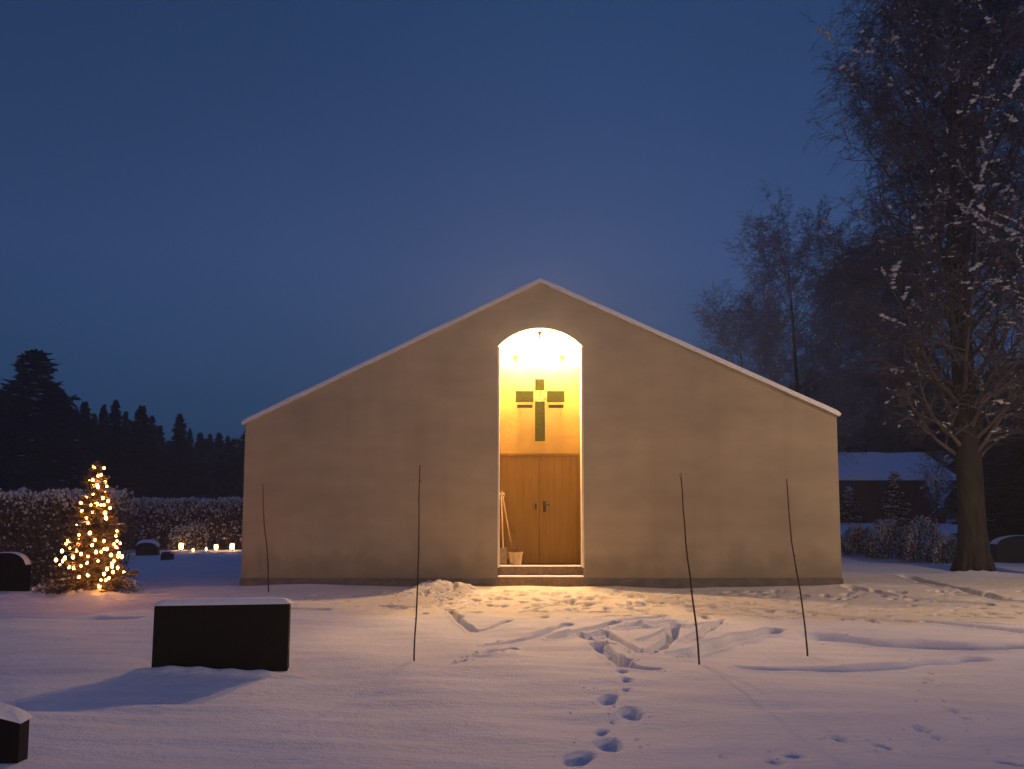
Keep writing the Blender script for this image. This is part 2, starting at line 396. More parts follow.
# loose crumbs kicked up beside the tracks
cb_ = MB(); rc = random.Random(9)
for i in range(420):
    if rc.random() < .7:
        pts, hw_, dp_ = rc.choice(tracks[:18]); j = rc.randrange(len(pts)-1); t_ = rc.random()
        v = atZ(pts[j][0]+(pts[j+1][0]-pts[j][0])*t_, pts[j][1]+(pts[j+1][1]-pts[j][1])*t_); v.x += rc.gauss(0, hw_*1.6); v.y += rc.gauss(0, hw_*1.6)
    else:
        px, py, s_, a_ = rc.choice(prints); v = atZ(px, py); v.x += rc.gauss(0, .16); v.y += rc.gauss(0, .2)
    r_ = rc.uniform(.004, .013) if rc.random() < .9 else rc.uniform(.013, .028)
    cb_.blob((v.x, v.y, gz(v.x, v.y)-r_*.1), (r_*rc.uniform(.8, 1.5), r_, r_*.8), .4, rc)
for i in range(170):
    v = atZ(rc.gauss(440, 26), rc.uniform(590, 603)); r_ = rc.uniform(.012, .045); cb_.blob((v.x, v.y, gz(v.x, v.y)-r_*.35), (r_*1.3, r_, r_*.8), .45, rc)
tag(cb_.build('snow_crumbs', M['snowcap'], None, True), 'loose snow crumbs lying beside the tracks and shovelled heap', 'snow', kind='stuff')

# ------------------------------------------------------------------ chapel
ch = empty('chapel', ((xl+xr)/2, YF, 0))
tag(ch, 'sand coloured gabled chapel with a lit arched entrance recess in its windowless front', 'chapel')
ox, oy = ch.location.x, ch.location.y
def loc(v): return (v.x - ox, v.z)
EL = loc(atY(245.5, 424, YF)); AP = loc(atY(540, 283, YF)); ER = loc(atY(836.5, 415.5, YF))
BL = (EL[0]-.02, -.25); BR = (ER[0]+.02, -.25)
dl = loc(atY(497.5, 347, YF)); dr = loc(atY(583, 347, YF)); da = loc(atY(540, 328, YF))
DX0, DX1, SPR = dl[0], dr[0], (dl[1]+dr[1])/2
cx = (DX0+DX1)/2; hw = (DX1-DX0)/2; rise = da[1]-SPR
RAD = (hw*hw + rise*rise)/(2*rise); cz = SPR + rise - RAD
def arc(n=24, inset=0.0):
    r = RAD - inset; h = hw - inset
    a = math.asin(h/r); return [(cx + r*math.sin(-a + 2*a*i/n), cz + r*math.cos(-a + 2*a*i/n)) for i in range(n+1)]
A0 = arc()
# front wall, one mesh of quads: left field, right field, spandrel above the arch; 0.3 m thick
WT = 0.30
wv = MB()
def slab(quadlist, y0, y1):
    for q in quadlist: wv.prism(q, y0, y1)
def rz(x):  # roof line height at x
    if x < AP[0]: t = (x-EL[0])/(AP[0]-EL[0]); return EL[1]+(AP[1]-EL[1])*t
    t = (x-AP[0])/(ER[0]-AP[0]); return AP[1]+(ER[1]-AP[1])*t
bm = bmesh.new()
def strip(pb, pt):
    vb = [bm.verts.new((x, 0, z)) for x, z in pb]; vt = [bm.verts.new((x, 0, z)) for x, z in pt]
    for i in range(len(pb)-1): bm.faces.new((vb[i], vb[i+1], vt[i+1], vt[i]))
strip([BL, (DX0, -.25)], [EL, (DX0, rz(DX0))])
mid_arc = sorted(A0 + [(AP[0], cz + math.sqrt(RAD**2-(AP[0]-cx)**2))])
strip(mid_arc, [(x, rz(x)) for x, z in mid_arc])
strip([(DX1, -.25), BR], [(DX1, rz(DX1)), ER])
bmesh.ops.remove_doubles(bm, verts=bm.verts[:], dist=1e-4)
r = bmesh.ops.extrude_face_region(bm, geom=bm.faces[:])
bmesh.ops.translate(bm, verts=[v for v in r['geom'] if isinstance(v, bmesh.types.BMVert)], vec=(0, WT, 0))
bmesh.ops.recalc_face_normals(bm, faces=bm.faces)
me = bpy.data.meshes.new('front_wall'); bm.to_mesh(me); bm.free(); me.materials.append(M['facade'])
o = bpy.data.objects.new('front_wall', me); col.objects.link(o); o.parent = ch
LEN = 13.0
b = MB(); b.prism([BL, (BL[0]+.3, -.25), (EL[0]+.3, rz(EL[0]+.3)), EL], WT+.003, LEN-.3); b.build('side_wall', M['facade'], ch)
b = MB(); b.prism([(BR[0]-.3, -.25), BR, ER, (ER[0]-.3, rz(ER[0]-.3))], WT+.003, LEN-.3); b.build('side_wall', M['facade'], ch)
b = MB(); b.prism([BL, BR, ER, AP, EL], LEN-.297, LEN); b.build('rear_wall', M['facade'], ch)
b = MB()
b.box((BL[0]-.015, -.02, -.25), (DX0-.02, -.001, .20)); b.box((DX1+.02, -.02, -.25), (BR[0]+.015, -.001, .20))
b.build('plinth', M['plinth'], ch)
# roof slabs and snow
def roof_half(a, bpt, sgn):
    d = Vector((bpt[0]-a[0], 0, bpt[1]-a[1])); d.normalize(); nrm = Vector((-d.z, 0, d.x)); nrm = nrm if nrm.z > 0 else -nrm
    e = Vector((a[0], 0, a[1])) - d*.05; p = Vector((bpt[0], 0, bpt[1]))
    def lift(v, h, x=None):
        q = v + nrm*h
        return q
    t = .045
    # meeting at the ridge: slide along d so both halves touch on the ridge plane
    def top(h):
        s = -(nrm.x*h)/d.x
        return p + nrm*h + d*s
    m = MB(); m.prism([(e.x, e.z+.002), (p.x, p.z+.002), (top(t).x, top(t).z), ((e+nrm*t).x, (e+nrm*t).z)], -.07, LEN+.1)
    m.build('roof', M['roofm'], ch)
    # snow blanket, lumpy
    n = 60; ny_ = 40; m = MB()
    prof = []
    for i in range(n+1):
        for j in range(ny_+1):
            tt = i/n; y = -.06 + (LEN+.12)*j/ny_
            bp = (e + nrm*(t+.003)).lerp(top(t+.003), tt)
            edge = min(1, j*.6+.55) if j < 3 else 1
            h = (.075 + .02*mnoise.noise(Vector((tt*9+sgn*5, y*1.2, 0))))*edge*(1 if i > 0 else .35)
            q = bp + nrm*h; 
            if i == n: q.x = p.x
            m.v.append((q.x, y, q.z))
    for i in range(n):
        for j in range(ny_):
            a0 = i*(ny_+1)+j; m.f.append((a0, a0+1, a0+ny_+2, a0+ny_+1))
    # front and rear skirts
    for j in (0, ny_):
        y = -.06 + (LEN+.12)*j/ny_
        bidx = len(m.v)
        for i in range(n+1):
            bp = (e + nrm*(t+.003)).lerp(top(t+.003), i/n); m.v.append((bp.x, y, bp.z))
        for i in range(n): m.f.append((i*(ny_+1)+j, (i+1)*(ny_+1)+j, bidx+i+1, bidx+i))
    m.build('roof_snow', M['snowcap'], ch, smooth=True)
roof_half(EL, AP, -1); roof_half(ER, AP, 1)
# recess
RD = 0.95
YB = RD
ZL = 0.40
b = MB()
b.box((DX0-.06, WT+.003, -.2), (DX0-.001, RD, SPR)); b.box((DX1+.001, WT+.003, -.2), (DX1+.06, RD, SPR)); b.build('recess_side', M['cream'], ch)
b = MB(); Ao = [(x, z+.06) for x, z in A0]
for i in range(24): b.prism([A0[i], A0[i+1], Ao[i+1], Ao[i]], WT+.003, RD)
b.build('vault', M['cream'], ch)
dpt = atY(540, 453.5, YF+RD); DT = dpt.z      # top of the doors
b = MB(); b.prism([(DX0-.05, DT+.002), (DX1+.05, DT+.002), (DX1+.05, SPR)] + [(x, z+.03) for x, z in A0][::-1] + [(DX0-.05, SPR)], RD+.003, RD+.12)
pw = b.build('back_wall', M['cream'], ch)
# pale reveal lining of the opening
b = MB(); w_ = .042
b.box((DX0+.001, -.012, ZL), (DX0+w_, WT-.02, SPR+.01)); b.box((DX1-w_, -.012, ZL), (DX1-.001, WT-.02, SPR+.01))
b.build('opening_trim', M['trim'], ch, bevel=.006)
# steps
b = MB(); b.box((DX0+.002, .02, -.2), (DX1-.002, .30, .215)); s1 = b.build('step', M['step'], ch, bevel=.012)
b = MB(); b.box((DX0+.002, .302, -.2), (DX1-.002, RD, ZL)); s2 = b.build('step', M['step'], ch, bevel=.012)
for (y0, y1, z, x0, x1) in ((.012, .29, .217, DX0+.01, DX1-.01), (.292, .5, ZL+.002, DX0+.01, DX1-.01)):
    m = MB(); n = 40
    for i in range(n+1):
        x = x0 + (x1-x0)*i/n
        h = .022 + .012*mnoise.noise(Vector((x*4, z*9, 3)))
        yy = y0 + .012*mnoise.noise(Vector((x*7, z*5, 9)))
        m.v += [(x, yy, z), (x, yy+.006, z+h), (x, y1, z+h*.7), (x, y1, z)]
    for i in range(n):
        for k in range(3): a = i*4+k; m.f.append((a, a+4, a+5, a+1))
    m.build('step_snow', M['snowcap'], s1 if z < .3 else s2, smooth=True)
# doors
m = MB(); m.box((DX0, RD+.035, DZ0 if False else ZL-.1), (DX1, RD+.08, DT)); m.build('door_backing', M['dark'], ch)
DZ0 = ZL+.01
fr = MB(); fw = .05
fr.box((DX0, RD-.05, DZ0), (DX0+fw, RD+.03, DT)); fr.box((DX1-fw, RD-.05, DZ0), (DX1, RD+.03, DT)); fr.box((DX0, RD-.048, DT-.045), (DX1, RD+.029, DT+.001))
fr.build('door_frame', M['door'], ch)
mid = cx
for sgn in (-1, 1):
    x0, x1 = (DX0+fw+.004, mid-.004) if sgn < 0 else (mid+.004, DX1-fw-.004)
    nb = 5; m = MB(); wd = (x1-x0)/nb
    for k in range(nb):
        m.box((x0+wd*k+.0015, RD-.02, DZ0+.01), (x0+wd*(k+1)-.0015, RD+.02, DT-.05))
    m.box((x0, RD-.012, DZ0+.01), (x1, RD+.018, DT-.051))
    leaf = m.build('door', M['door'], ch, bevel=.003)
    zh = atY(547, 507, YF+RD).z
    hx = mid + sgn*.11 if sgn > 0 else mid-.07
    m = MB()
    if sgn > 0:
        m.box((hx-.03, RD-.034, zh-.10), (hx+.03, RD-.0205, zh+.12)); m.tube([(hx, RD-.034, zh+.05), (hx, RD-.08, zh+.05), (hx+.12, RD-.085, zh+.045)], [.012, .012, .010], 8)
        m.tube([(hx, RD-.034, zh-.04), (hx, RD-.075, zh-.04)], [.025, .025], 10)
    else:
        m.box((hx-.02, RD-.034, zh-.05), (hx+.02, RD-.0205, zh+.07)); m.tube([(hx, RD-.034, zh+.02), (hx, RD-.07, zh+.02)], [.014, .014], 8)
    m.build('handle', M['dark'], leaf)
# wall lamps at the springing and the small one at the crown of the vault
for sgn in (-1, 1):
    lx = cx + sgn*(hw-.36)
    lz = SPR+.16
    m = MB(); m.box((lx-.05, RD-.10, lz-.16), (lx+.05, RD, lz-.07)); m.tube([(lx, RD-.04, lz-.12), (lx, .76, lz-.11)], [.014, .014], 8)
    br = m.build('lamp_bracket', M['trim'], ch)
    m = MB(); m.lathe([(.012, -.085), (.05, -.07), (.078, -.03), (.085, 0), (.078, .03), (.05, .07), (.012, .085)], (lx, .76, lz), 16)
    m.build('lamp_globe', M['globe'], br, smooth=True)
m = MB(); m.lathe([(.05, .0), (.05, -.03), (.02, -.10), (.035, -.13)], (cx, .35, cz+RAD-.005), 12); m.build('ceiling_fitting', M['dark'], ch)

# cross mounted on the wall above the doors
def L2(px, py, Y=YF+RD): v = atY(px, py, Y); return (v.x, v.z)
cr = empty('wall_cross', (atY(540, 400, YF+RD).x, YF+RD, atY(540, 441, YF+RD).z))
tag(cr, 'green cross of four separate bars on the bright wall above the doors', 'cross')
cox, coz = cr.location.x, cr.location.z
def cb(x0, y0, x1, y1, name='bar'):
    a = L2(x0, y0, YF+RD-.14); c = L2(x1, y1, YF+RD-.14)
    m = MB(); m.box((a[0]-cox, -.17, c[1]-coz), (c[0]-cox, -.10, a[1]-coz)); return m.build(name, M['cross'], cr, bevel=.004)
cb(535, 379, 544.5, 390); cb(515.5, 391, 533.5, 402); cb(547, 391, 564.5, 402); cb(535, 401.5, 545, 441)
for xa, xb in ((517, 532.5), (548.5, 563.5)):  # dark bars standing in for the shadow strips below the cross arms
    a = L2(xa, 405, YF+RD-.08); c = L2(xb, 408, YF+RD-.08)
    m = MB(); m.box((a[0]-cox, -.14, c[1]-coz), (c[0]-cox, -.075, a[1]-coz)); m.build('arm_shadow', M['dark'], cr, bevel=.003)
m = MB()
for px, py in ((538, 386), (542, 386), (519, 397), (530, 397), (550, 397), (561, 397), (540, 408), (540, 433)):
    a = L2(px, py, YF+RD-.1); m.tube([(a[0]-cox, -.10, a[1]-coz), (a[0]-cox, -.002, a[1]-coz)], [.012, .012], 6)
a = L2(524, 399, YF+RD-.09); c = L2(556, 399, YF+RD-.09); m.box((a[0]-cox, -.098, a[1]-coz-.01), (c[0]-cox, -.085, a[1]-coz+.01))
a = L2(540, 384, YF+RD-.09); c = L2(540, 436, YF+RD-.09); m.box((a[0]-cox-.01, -.097, c[1]-coz), (a[0]-cox+.01, -.086, a[1]-coz))
m.build('mounting', M['trim'], cr)

# things standing in the entrance
YS = YF+.72
def P3(px, py, Y): v = atY(px, py, Y); return v
t = P3(501.2, 494, YS+.1); bt = Vector((P3(503.2, 560, YF+.68).x, YF+.62, ZL+.03))
sh = empty('snow_shovel', (bt.x, bt.y, ZL)); tag(sh, 'pale handled snow shovel standing upright in the left corner of the entrance', 'shovel')
d = t - bt
m = MB(); m.tube([d*.0+bt-sh.location+Vector((0,0,.30)), t-sh.location], [.016, .015], 8); m.build('handle', M['ash'], sh)
m = MB(); g0 = t-sh.location; m.tube([g0+Vector((-.05,0,.0)), g0+Vector((.07,0,.005))], [.018, .018], 8); m.tube([g0+Vector((-.05,0,0)), g0+Vector((-.03,0,-.1)), g0+Vector((0,0,-.12))], [.01,.01,.01], 6); m.tube([g0+Vector((.07,0,0)), g0+Vector((.04,0,-.1)), g0+Vector((0,0,-.12))], [.01,.01,.01], 6)
m.build('grip', M['ash'], sh)
m = MB(); m.box((-.075, -.02, .03), (.085, -.005, .36)); m.box((-.075, -.03, .03), (-.06, .02, .34)); m.box((.07, -.03, .03), (.085, .02, .34)); m.build('blade', M['tin'], sh, bevel=.004)
bt2 = Vector((P3(513, 556, YF+.8).x, YF+.80, ZL+.04)); t2 = P3(501.6, 491, YF+.55); t2.y = YF+.62
bro = empty('broom', (bt2.x, bt2.y, ZL)); tag(bro, 'long handled broom leaning from behind the pot to the left jamb', 'broom')
m = MB(); m.tube([bt2-bro.location+Vector((0,0,.16)), t2-bro.location], [.014, .014], 8); m.build('handle', M['ash'], bro)
m = MB(); m.box((-.14, -.03, .14), (.14, .03, .19)); m.build('head', M['ash'], bro, bevel=.008)
m = MB()
for i in range(90):
    x = random.uniform(-.13, .13); y = random.uniform(-.025, .025); m.tube([(x, y, .145), (x*1.12, y*1.5, .005)], [.004, .002], 3)
m.build('bristles', M['dry'], bro)
pc = Vector((P3(515.5, 560, YF+.55).x, YF+.52, ZL+.004))
pt = empty('plant_pot', pc); tag(pt, 'tapered pale pot of dry twigs on the top step beside the door', 'plant pot')
m = MB(); m.lathe([(.105, .0), (.115, .02), (.145, .24), (.155, .245), (.155, .275), (.14, .275), (.135, .24), (.02, .235)], n=20); m.build('pot', M['pot'], pt, smooth=False)
m = MB()
for i in range(110):
    a = random.uniform(0, 6.28); r_ = random.uniform(0, .10); h = random.uniform(.12, .42)*(1-.3*r_/.1)
    p0 = Vector((r_*math.cos(a), r_*math.sin(a), .23)); p1 = p0 + Vector((math.cos(a)*.05, math.sin(a)*.05, h*.6)); p2 = p1 + Vector((math.cos(a)*.05+random.uniform(-.04,.04), math.sin(a)*.05, h*.4))
    m.tube([p0, p1, p2], [.004, .003, .0015], 3, cap=False)
m.build('dry_twigs', M['dry'], pt)

# ------------------------------------------------------------------ gravestones
def snow_slab(m, x0, x1, y0, y1, z, h, seed=0, n=24, k=8, lift=None):
    # rounded, lumpy snow cap
    for i in range(n+1):
        for j in range(k+1):
            u = i/n*2-1; v = j/k*2-1
            x = x0+(x1-x0)*i/n; y = y0+(y1-y0)*j/k
            e = (1-abs(u)**10)**.5*(1-abs(v)**6)**.5
            zz = (lift(x) if lift else z)
            m.v.append((x, y, zz + h*e*(1+.22*mnoise.noise(Vector((x*4+seed, y*4, seed)))) ))
    b0 = 0
    for i in range(n):
        for j in range(k):
            a = i*(k+1)+j; m.f.append((a, a+k+1, a+k+2, a+1))
pL = atZ(154, 670.5); pR = atZ(284, 671.5); yS = pL.y
tl = atY(157, 605, yS); tr = atY(287.5, 605, yS)
cxs = (pL.x+pR.x)/2
gs = empty('gravestone', (cxs, yS, 0), R(8)); tag(gs, 'wide black polished gravestone with a snow cap in the left foreground', 'gravestone')
m = MB(); TH = .15
m.v = [(pL.x-cxs, 0, -.15), (pR.x-cxs, 0, -.15), (pR.x-cxs, TH, -.15), (pL.x-cxs, TH, -.15), (tl.x-cxs, .01, tl.z), (tr.x-cxs, .01, tr.z), (tr.x-cxs, TH, tr.z), (tl.x-cxs, TH, tl.z)]
m.f = [(0,3,2,1),(4,5,6,7),(0,1,5,4),(1,2,6,5),(2,3,7,6),(3,0,4,7)]
m.build('stone', M['granite'], gs, bevel=.008)
m = MB(); snow_slab(m, tl.x-cxs-.012, tr.x-cxs+.012, -.015, TH+.02, tl.z+.002, .055, 3); 
o = m.build('snow_cap', M['snowcap'], gs, smooth=True)
# near one at the left edge
q = atY(27, 727, 5.2); g2 = empty('gravestone', (q.x-.52, 5.2, 0), R(6)); tag(g2, 'black gravestone cut off by the bottom left corner with snow sloping over its top', 'gravestone')
hz = q.z
hl = lambda x: hz + .11*math.cos(max(-1.57, min(1.57, x/.47*1.35))) - .02
m = MB(); poly = [(-.44, -.15), (.445, -.15)] + [(.45*math.cos(0) - .9*i/20, hl(.45-.9*i/20)) for i in range(21)]
m.prism(poly, 0, .14); m.build('stone', M['granite'], g2, bevel=.006)
m = MB(); snow_slab(m, -.465, .462, -.012, .155, 0, .05, 9, lift=lambda x: hl(x)+.003); m.build('snow_cap', M['snowcap'], g2, smooth=True)
# rounded stone at the far left before the hedge
def round_stone(name, c, w, h, th, label, mt, cap=.03):
    e = empty(name, c); tag(e, label, 'gravestone')
    hl = lambda x: h*(.62 + .38*math.sqrt(max(0, 1-(abs(x)/(w/2))**2.6)))
    m = MB(); poly = [(-w/2, -.1), (w/2, -.1)] + [(w/2 - w*i/24, hl(w/2 - w*i/24)) for i in range(25)]
    m.prism(poly, 0, th); m.build('stone', mt, e, bevel=.01)
    if cap: m = MB(); snow_slab(m, -w/2+.005, w/2-.005, -.005, th+.005, 0, cap, 5, lift=lambda x: hl(x)+.003); m.build('snow_cap', M['snowcap'], e, smooth=True)
    return e
c = atZ(4, 592); a = atY(2, 553, c.y)
round_stone('gravestone', (c.x, c.y, 0), .78, a.z, .18, 'dark round topped gravestone at the left edge before the near hedge', M['granite'], .014)
c = atZ(146, 556); round_stone('gravestone', (c.x, c.y, 0), .70, .42, .22, 'small snow capped gravestone before the far hedge right of the lit spruce', M['granite2'], .10)
c = atZ(166, 560); round_stone('gravestone', (c.x, c.y, 0), .34, .24, .18, 'lowest dark gravestone half sunk in blue snow before the far hedge', M['granite2'], .02)
YR = 24.5; a = atY(996, 536, YR); b_ = atY(1062, 536, YR); zz = gz(a.x, YR)
e = round_stone('gravestone', ((a.x+b_.x)/2, YR, atY(1000, 562, YR).z), b_.x-a.x, 26/F*YR, .35, 'long olive dark gravestone right of the big trunk at the picture edge', M['olive'], .006)

# ------------------------------------------------------------------ snow stakes
def stake(pb, ptop, label, wob, seed, tip=False, rad=.0095):
    B = atZ(*pb); T = atY(ptop[0], ptop[1], B.y)
    z0 = gz(B.x, B.y)
    o = empty('snow_stake', (B.x, B.y, z0)); tag(o, label, 'snow stake', 'snow stakes marking the path to the chapel')
    rnd = random.Random(seed); pts = []; rr = []
    n = 12; ph = rnd.uniform(0, 6)
    for i in range(n+1):
        t = i/n; p = Vector((0, 0, -.12)).lerp(T-o.location, t)
        p.x += wob*math.sin(t*math.pi*1.3+ph)*math.sin(t*math.pi) + rnd.uniform(-.004, .004)
        pts.append(p); rr.append(rad*(1-.45*t))
    m = MB(); m.tube(pts, rr, 8)
    for k in range(4):   # nubs of cut side shoots
        i = rnd.randint(3, n-1); d = Vector((rnd.choice((-1, 1))*.02, .01, .02)); m.tube([pts[i], pts[i]+d], [.005, .002], 5)
    m.build('rod', M['stake'], o)
    if tip:
        m = MB(); m.blob(pts[-1]+Vector((0, 0, .01)), (.018, .018, .028), .15, rnd); m.build('tip', M['tip'], o)
stake((268.5, 594), (263, 484), 'thinnest and farthest snow stake close to the left end of the chapel', .03, 1, rad=.013)
stake((414, 661), (420, 465), 'straight dark snow stake standing left of the entrance', .012, 2)
stake((700, 665), (681, 476), 'leaning snow stake right of the entrance with a pale tip', .02, 3, True, rad=.011)
stake((808, 654), (787, 479), 'bent dark snow stake before the right end of the chapel', .035, 4, rad=.0105)

# ------------------------------------------------------------------ conifers
def copy_tree(o, parent=None):
    c = o.copy(); col.objects.link(c); c.parent = parent
    for chd in list(o.children): copy_tree(chd, c)
    return c
def conifer(name, h, w, seed, mt, snow_amt, label, cat='tree', group=None, loc=(0,0,0), nb=90, bare=.12, needle=.05, dens=1.0, irregular=.3, pine=False, frost=0):
    rnd = random.Random(seed)
    root = empty(name, loc); tag(root, label, cat, group)
    m = MB(); m.tube([(0,0,-.2), (0.01,0,h*.3), (0,0.01,h*.7), (0,0,h)], [h*.016, h*.012, h*.006, h*.001], 8); m.build('trunk', M['bark'], root)
    cm = MB(); sm = MB()
    for i in range(nb):
        t = (i+rnd.random())/nb; z = h*(bare + (1-bare)*t)
        if pine: prof = (min(1, (1-t)*1.35)**.75)*(.72+.28*math.sin(t*23+seed))
        else: prof = (1-t)**.8
        ln = w*prof*rnd.uniform(1-irregular*1.6, 1+irregular*.5) + .03*h*(1-t)*.3 + .01*h
        if ln <= 0: continue
        az = i*2.399 + rnd.uniform(-.4, .4)
        dr_ = Vector((math.cos(az), math.sin(az), 0))
        sag = rnd.uniform(-.15, -.42) if not pine else rnd.uniform(-.1, .25)
        if t > .8: sag = rnd.uniform(.1, .6)
        pts = []
        for k in range(6):
            s = k/5; pts.append(Vector((0, 0, z)) + dr_*ln*s + Vector((0, 0, ln*(sag*s + .22*s*s*(1 if sag < 0 else .3)))))
        cm.tube(pts, [h*.003*(1-.8*k/5)+.002 for k in range(6)], 3, cap=False)
        nn = int(dens*(10 + 46*ln/max(w, .01)))
        side = Vector((-dr_.y, dr_.x, 0))
        for q in range(nn):
            s = rnd.uniform(.12, 1.02); k = min(4, int(s*5)); p = pts[k].lerp(pts[k+1], min(1, s*5-k))
            spread = ln*.34*(1-s*.65)*rnd.uniform(-1, 1)
            d2 = (side*spread + dr_*abs(spread)*.5)
            tipp = p + d2 + Vector((0, 0, -abs(spread)*.25 - rnd.uniform(0, needle*1.2)))
            # small spray of needles: crossing slim quads
            L_ = needle*rnd.uniform(1.2, 3.0)*(1.4 if pine else 1)*(1-.65*t**4)
            dd = (d2.normalized() if d2.length > 1e-4 else dr_) * L_ + Vector((rnd.uniform(-1,1), rnd.uniform(-1,1), rnd.uniform(-1.3,1.2)))*L_*.6
            wv_ = Vector((rnd.uniform(-1,1), rnd.uniform(-1,1), rnd.uniform(-1,1))); wv_ = wv_.cross(dd); 
            if wv_.length < 1e-5: continue
            wv_.normalize(); wv_ *= needle*rnd.uniform(.25, .6)
            bse = p.lerp(tipp, rnd.uniform(.4, 1))
            cm.add([bse-wv_*.5, bse+wv_*.5, bse+dd*.7+wv_, bse+dd*1.05, bse+dd*.7-wv_], [(0, 1, 2, 3, 4)])
            if rnd.random() < snow_amt*.25:
                sm.blob(bse+dd*.4+Vector((0, 0, needle*.25)), (needle*rnd.uniform(.4,1.1), needle*rnd.uniform(.4,1.1), needle*rnd.uniform(.15,.35)), .35, rnd)
        if rnd.random() < snow_amt:
            for q in range(rnd.randint(2, 6)):
                s = rnd.uniform(.35, .98); k = min(4, int(s*5)); p = pts[k].lerp(pts[k+1], s*5-k)
                sm.blob(p+side*ln*rnd.uniform(-.12,.12)+Vector((0,0,needle*.3)), (needle*rnd.uniform(.8, 2.2), needle*rnd.uniform(.8, 2.2), needle*rnd.uniform(.25,.6)), .35, rnd)
    cm.build('crown', mt, root)
    if sm.v: sm.build('snow', M['frost'] if frost else M['snowcap'], root, smooth=True)
    return root

# forest behind the left hedge: (pixel x of the top, pixel y of the top, distance, width factor, source)
forest = [(36, 346, 52, .30, 'p', 'tallest bushy topped pine of the forest edge at far left'),
          (2, 386, 50, .24, 's', 'dark spruce at the left picture edge beside the tallest pine'),
          (67, 392, 55, .17, 's', 'short dark conifer just right of the tallest pine'),
          (85, 397, 58, .19, 's', 'ragged spruce between the tallest pine and the twin tops'),
          (104, 400, 60, .15, 's', 'left one of the twin topped dark conifers above the lit spruce'),
          (116, 395, 56, .16, 's', 'right one of the twin topped dark conifers above the lit spruce'),
          (142, 401, 55, .22, 's', 'broad ragged conifer right of the twin tops'),
          (160, 421, 66, .18, 's', 'low faded conifer between the broad pine and the pointed spruce'),
          (180, 409, 60, .18, 's', 'pointed spruce rising alone over the middle of the far hedge'),
          (200, 428, 72, .2, 's', 'hazy ragged tree right of the pointed spruce'),
          (219, 428, 74, .2, 's', 'hazy conifer a little left of the chapel corner'),
          (236, 434, 76, .30, 'p', 'faded tree top touching the left eave of the chapel'),
          (14, 398, 64, .3, 's', 'conifer half hidden behind the left flank of the tallest pine'),
          (50, 404, 66, .3, 's', 'conifer filling the gap behind the right flank of the tallest pine'),
          (130, 416, 70, .3, 's', 'narrow conifer behind the broad pine and the twin tops'),
          (170, 436, 80, .34, 's', 'low distant tree left of the pointed spruce foot'),
          (250, 420, 70, .26, 's', 'conifer peeping over the lowest part of the left roof edge'),
          (268, 404, 62, .22, 's', 'small conifer top above the left roof slope'),
          (25, 404, 62, 0.14, 's', 'slim spruce tip between the left edge and the tallest pine'),
          (57, 398, 64, 0.15, 's', 'slim spruce tip in the right lap of the tallest pine'),
          (76, 403, 66, 0.16, 's', 'slim spruce tip squeezed between the short conifer and the ragged spruce'),
          (95, 409, 68, 0.14, 's', 'slim spruce tip just left of the twin tops'),
          (126, 407, 70, 0.15, 's', 'slim spruce tip just right of the twin tops'),
          (152, 411, 72, 0.16, 's', 'slim spruce tip on the right shoulder of the broad ragged conifer'),
          (190, 424, 74, 0.14, 's', 'slim spruce tip on the right shoulder of the pointed spruce'),
          (210, 429, 76, 0.15, 's', 'slim spruce tip between the two hazy trees'),
          (228, 431, 78, 0.16, 's', 'slim spruce tip second in from the chapel corner'),
          (244, 437, 80, 0.14, 's', 'slim spruce tip touching the chapel corner')]
srcs = {}
for i, (px, py, Yd, wf, kd, lab) in enumerate(forest):
    T = atY(px, py+5, Yd); h = T.z + .1
    key = kd + str(i % 3)
    if key not in srcs:
        r_ = conifer('pine_tree' if kd == 'p' else 'spruce_tree', 12, 12*(.21 if kd == 'p' else .19), 30+i, M['needle'], .07 if kd == 'p' else 0,
                     lab, 'tree', 'forest trees behind the hedges', nb=230, bare=.10 if kd == 's' else .2, needle=.17, dens=1.5, irregular=.42, pine=(kd == 'p'), frost=1)
        srcs[key] = r_; base = r_
    else: base = copy_tree(srcs[key])
    base['label'] = lab; s = h/12; base.location = (T.x, Yd, -.1); base.rotation_euler = (0, 0, i*1.3); base.scale = (s*wf/.21, s*wf/.21, s)
# far undergrowth / wood beyond reading as one mass
m = MB(); rnd = random.Random(3)
for i in range(5200):
    Yd = rnd.uniform(60, 95); px = rnd.uniform(-40, 330); top = (430 if px < 155 else 447) + 14*mnoise.noise(Vector((px*.05, 0, 0)))
    z = rnd.uniform(0, 1)**.8*max(.5, (atY(px, top, Yd).z)); x = atY(px, 500, Yd).x
    r_ = rnd.uniform(.35, .9); n1 = Vector((rnd.uniform(-1,1), rnd.uniform(-1,1), rnd.uniform(-.3,1))).normalized()*r_; n2 = n1.cross(Vector((rnd.uniform(-1,1), rnd.uniform(-1,1), rnd.uniform(-1,1)))).normalized()*r_*.4
    p = Vector((x, Yd, z)); m.add([p-n2*.5, p+n2*.5, p+n1*.7+n2, p+n1, p+n1*.7-n2], [(0,1,2,3,4)])
for i in range(5200):
    Yd = rnd.uniform(62, 95); px = rnd.uniform(800, 1100); top = 385 + 20*mnoise.noise(Vector((px*.03, 5, 0)))
    z = 1+rnd.uniform(0, 1)*max(.5, (atY(px, top, Yd).z-1)); x = atY(px, 500, Yd).x
    r_ = rnd.uniform(.6, 1.6); n1 = Vector((rnd.uniform(-1,1), rnd.uniform(-1,1), rnd.uniform(-.3,1))).normalized()*r_; n2 = n1.cross(Vector((rnd.uniform(-1,1), rnd.uniform(-1,1), rnd.uniform(-1,1)))).normalized()*r_*.4
    p = Vector((x, Yd, z)); m.add([p-n2*.5, p+n2*.5, p+n1*.7+n2, p+n1, p+n1*.7-n2], [(0,1,2,3,4)])
o = m.build('distant_wood', M['needle'])
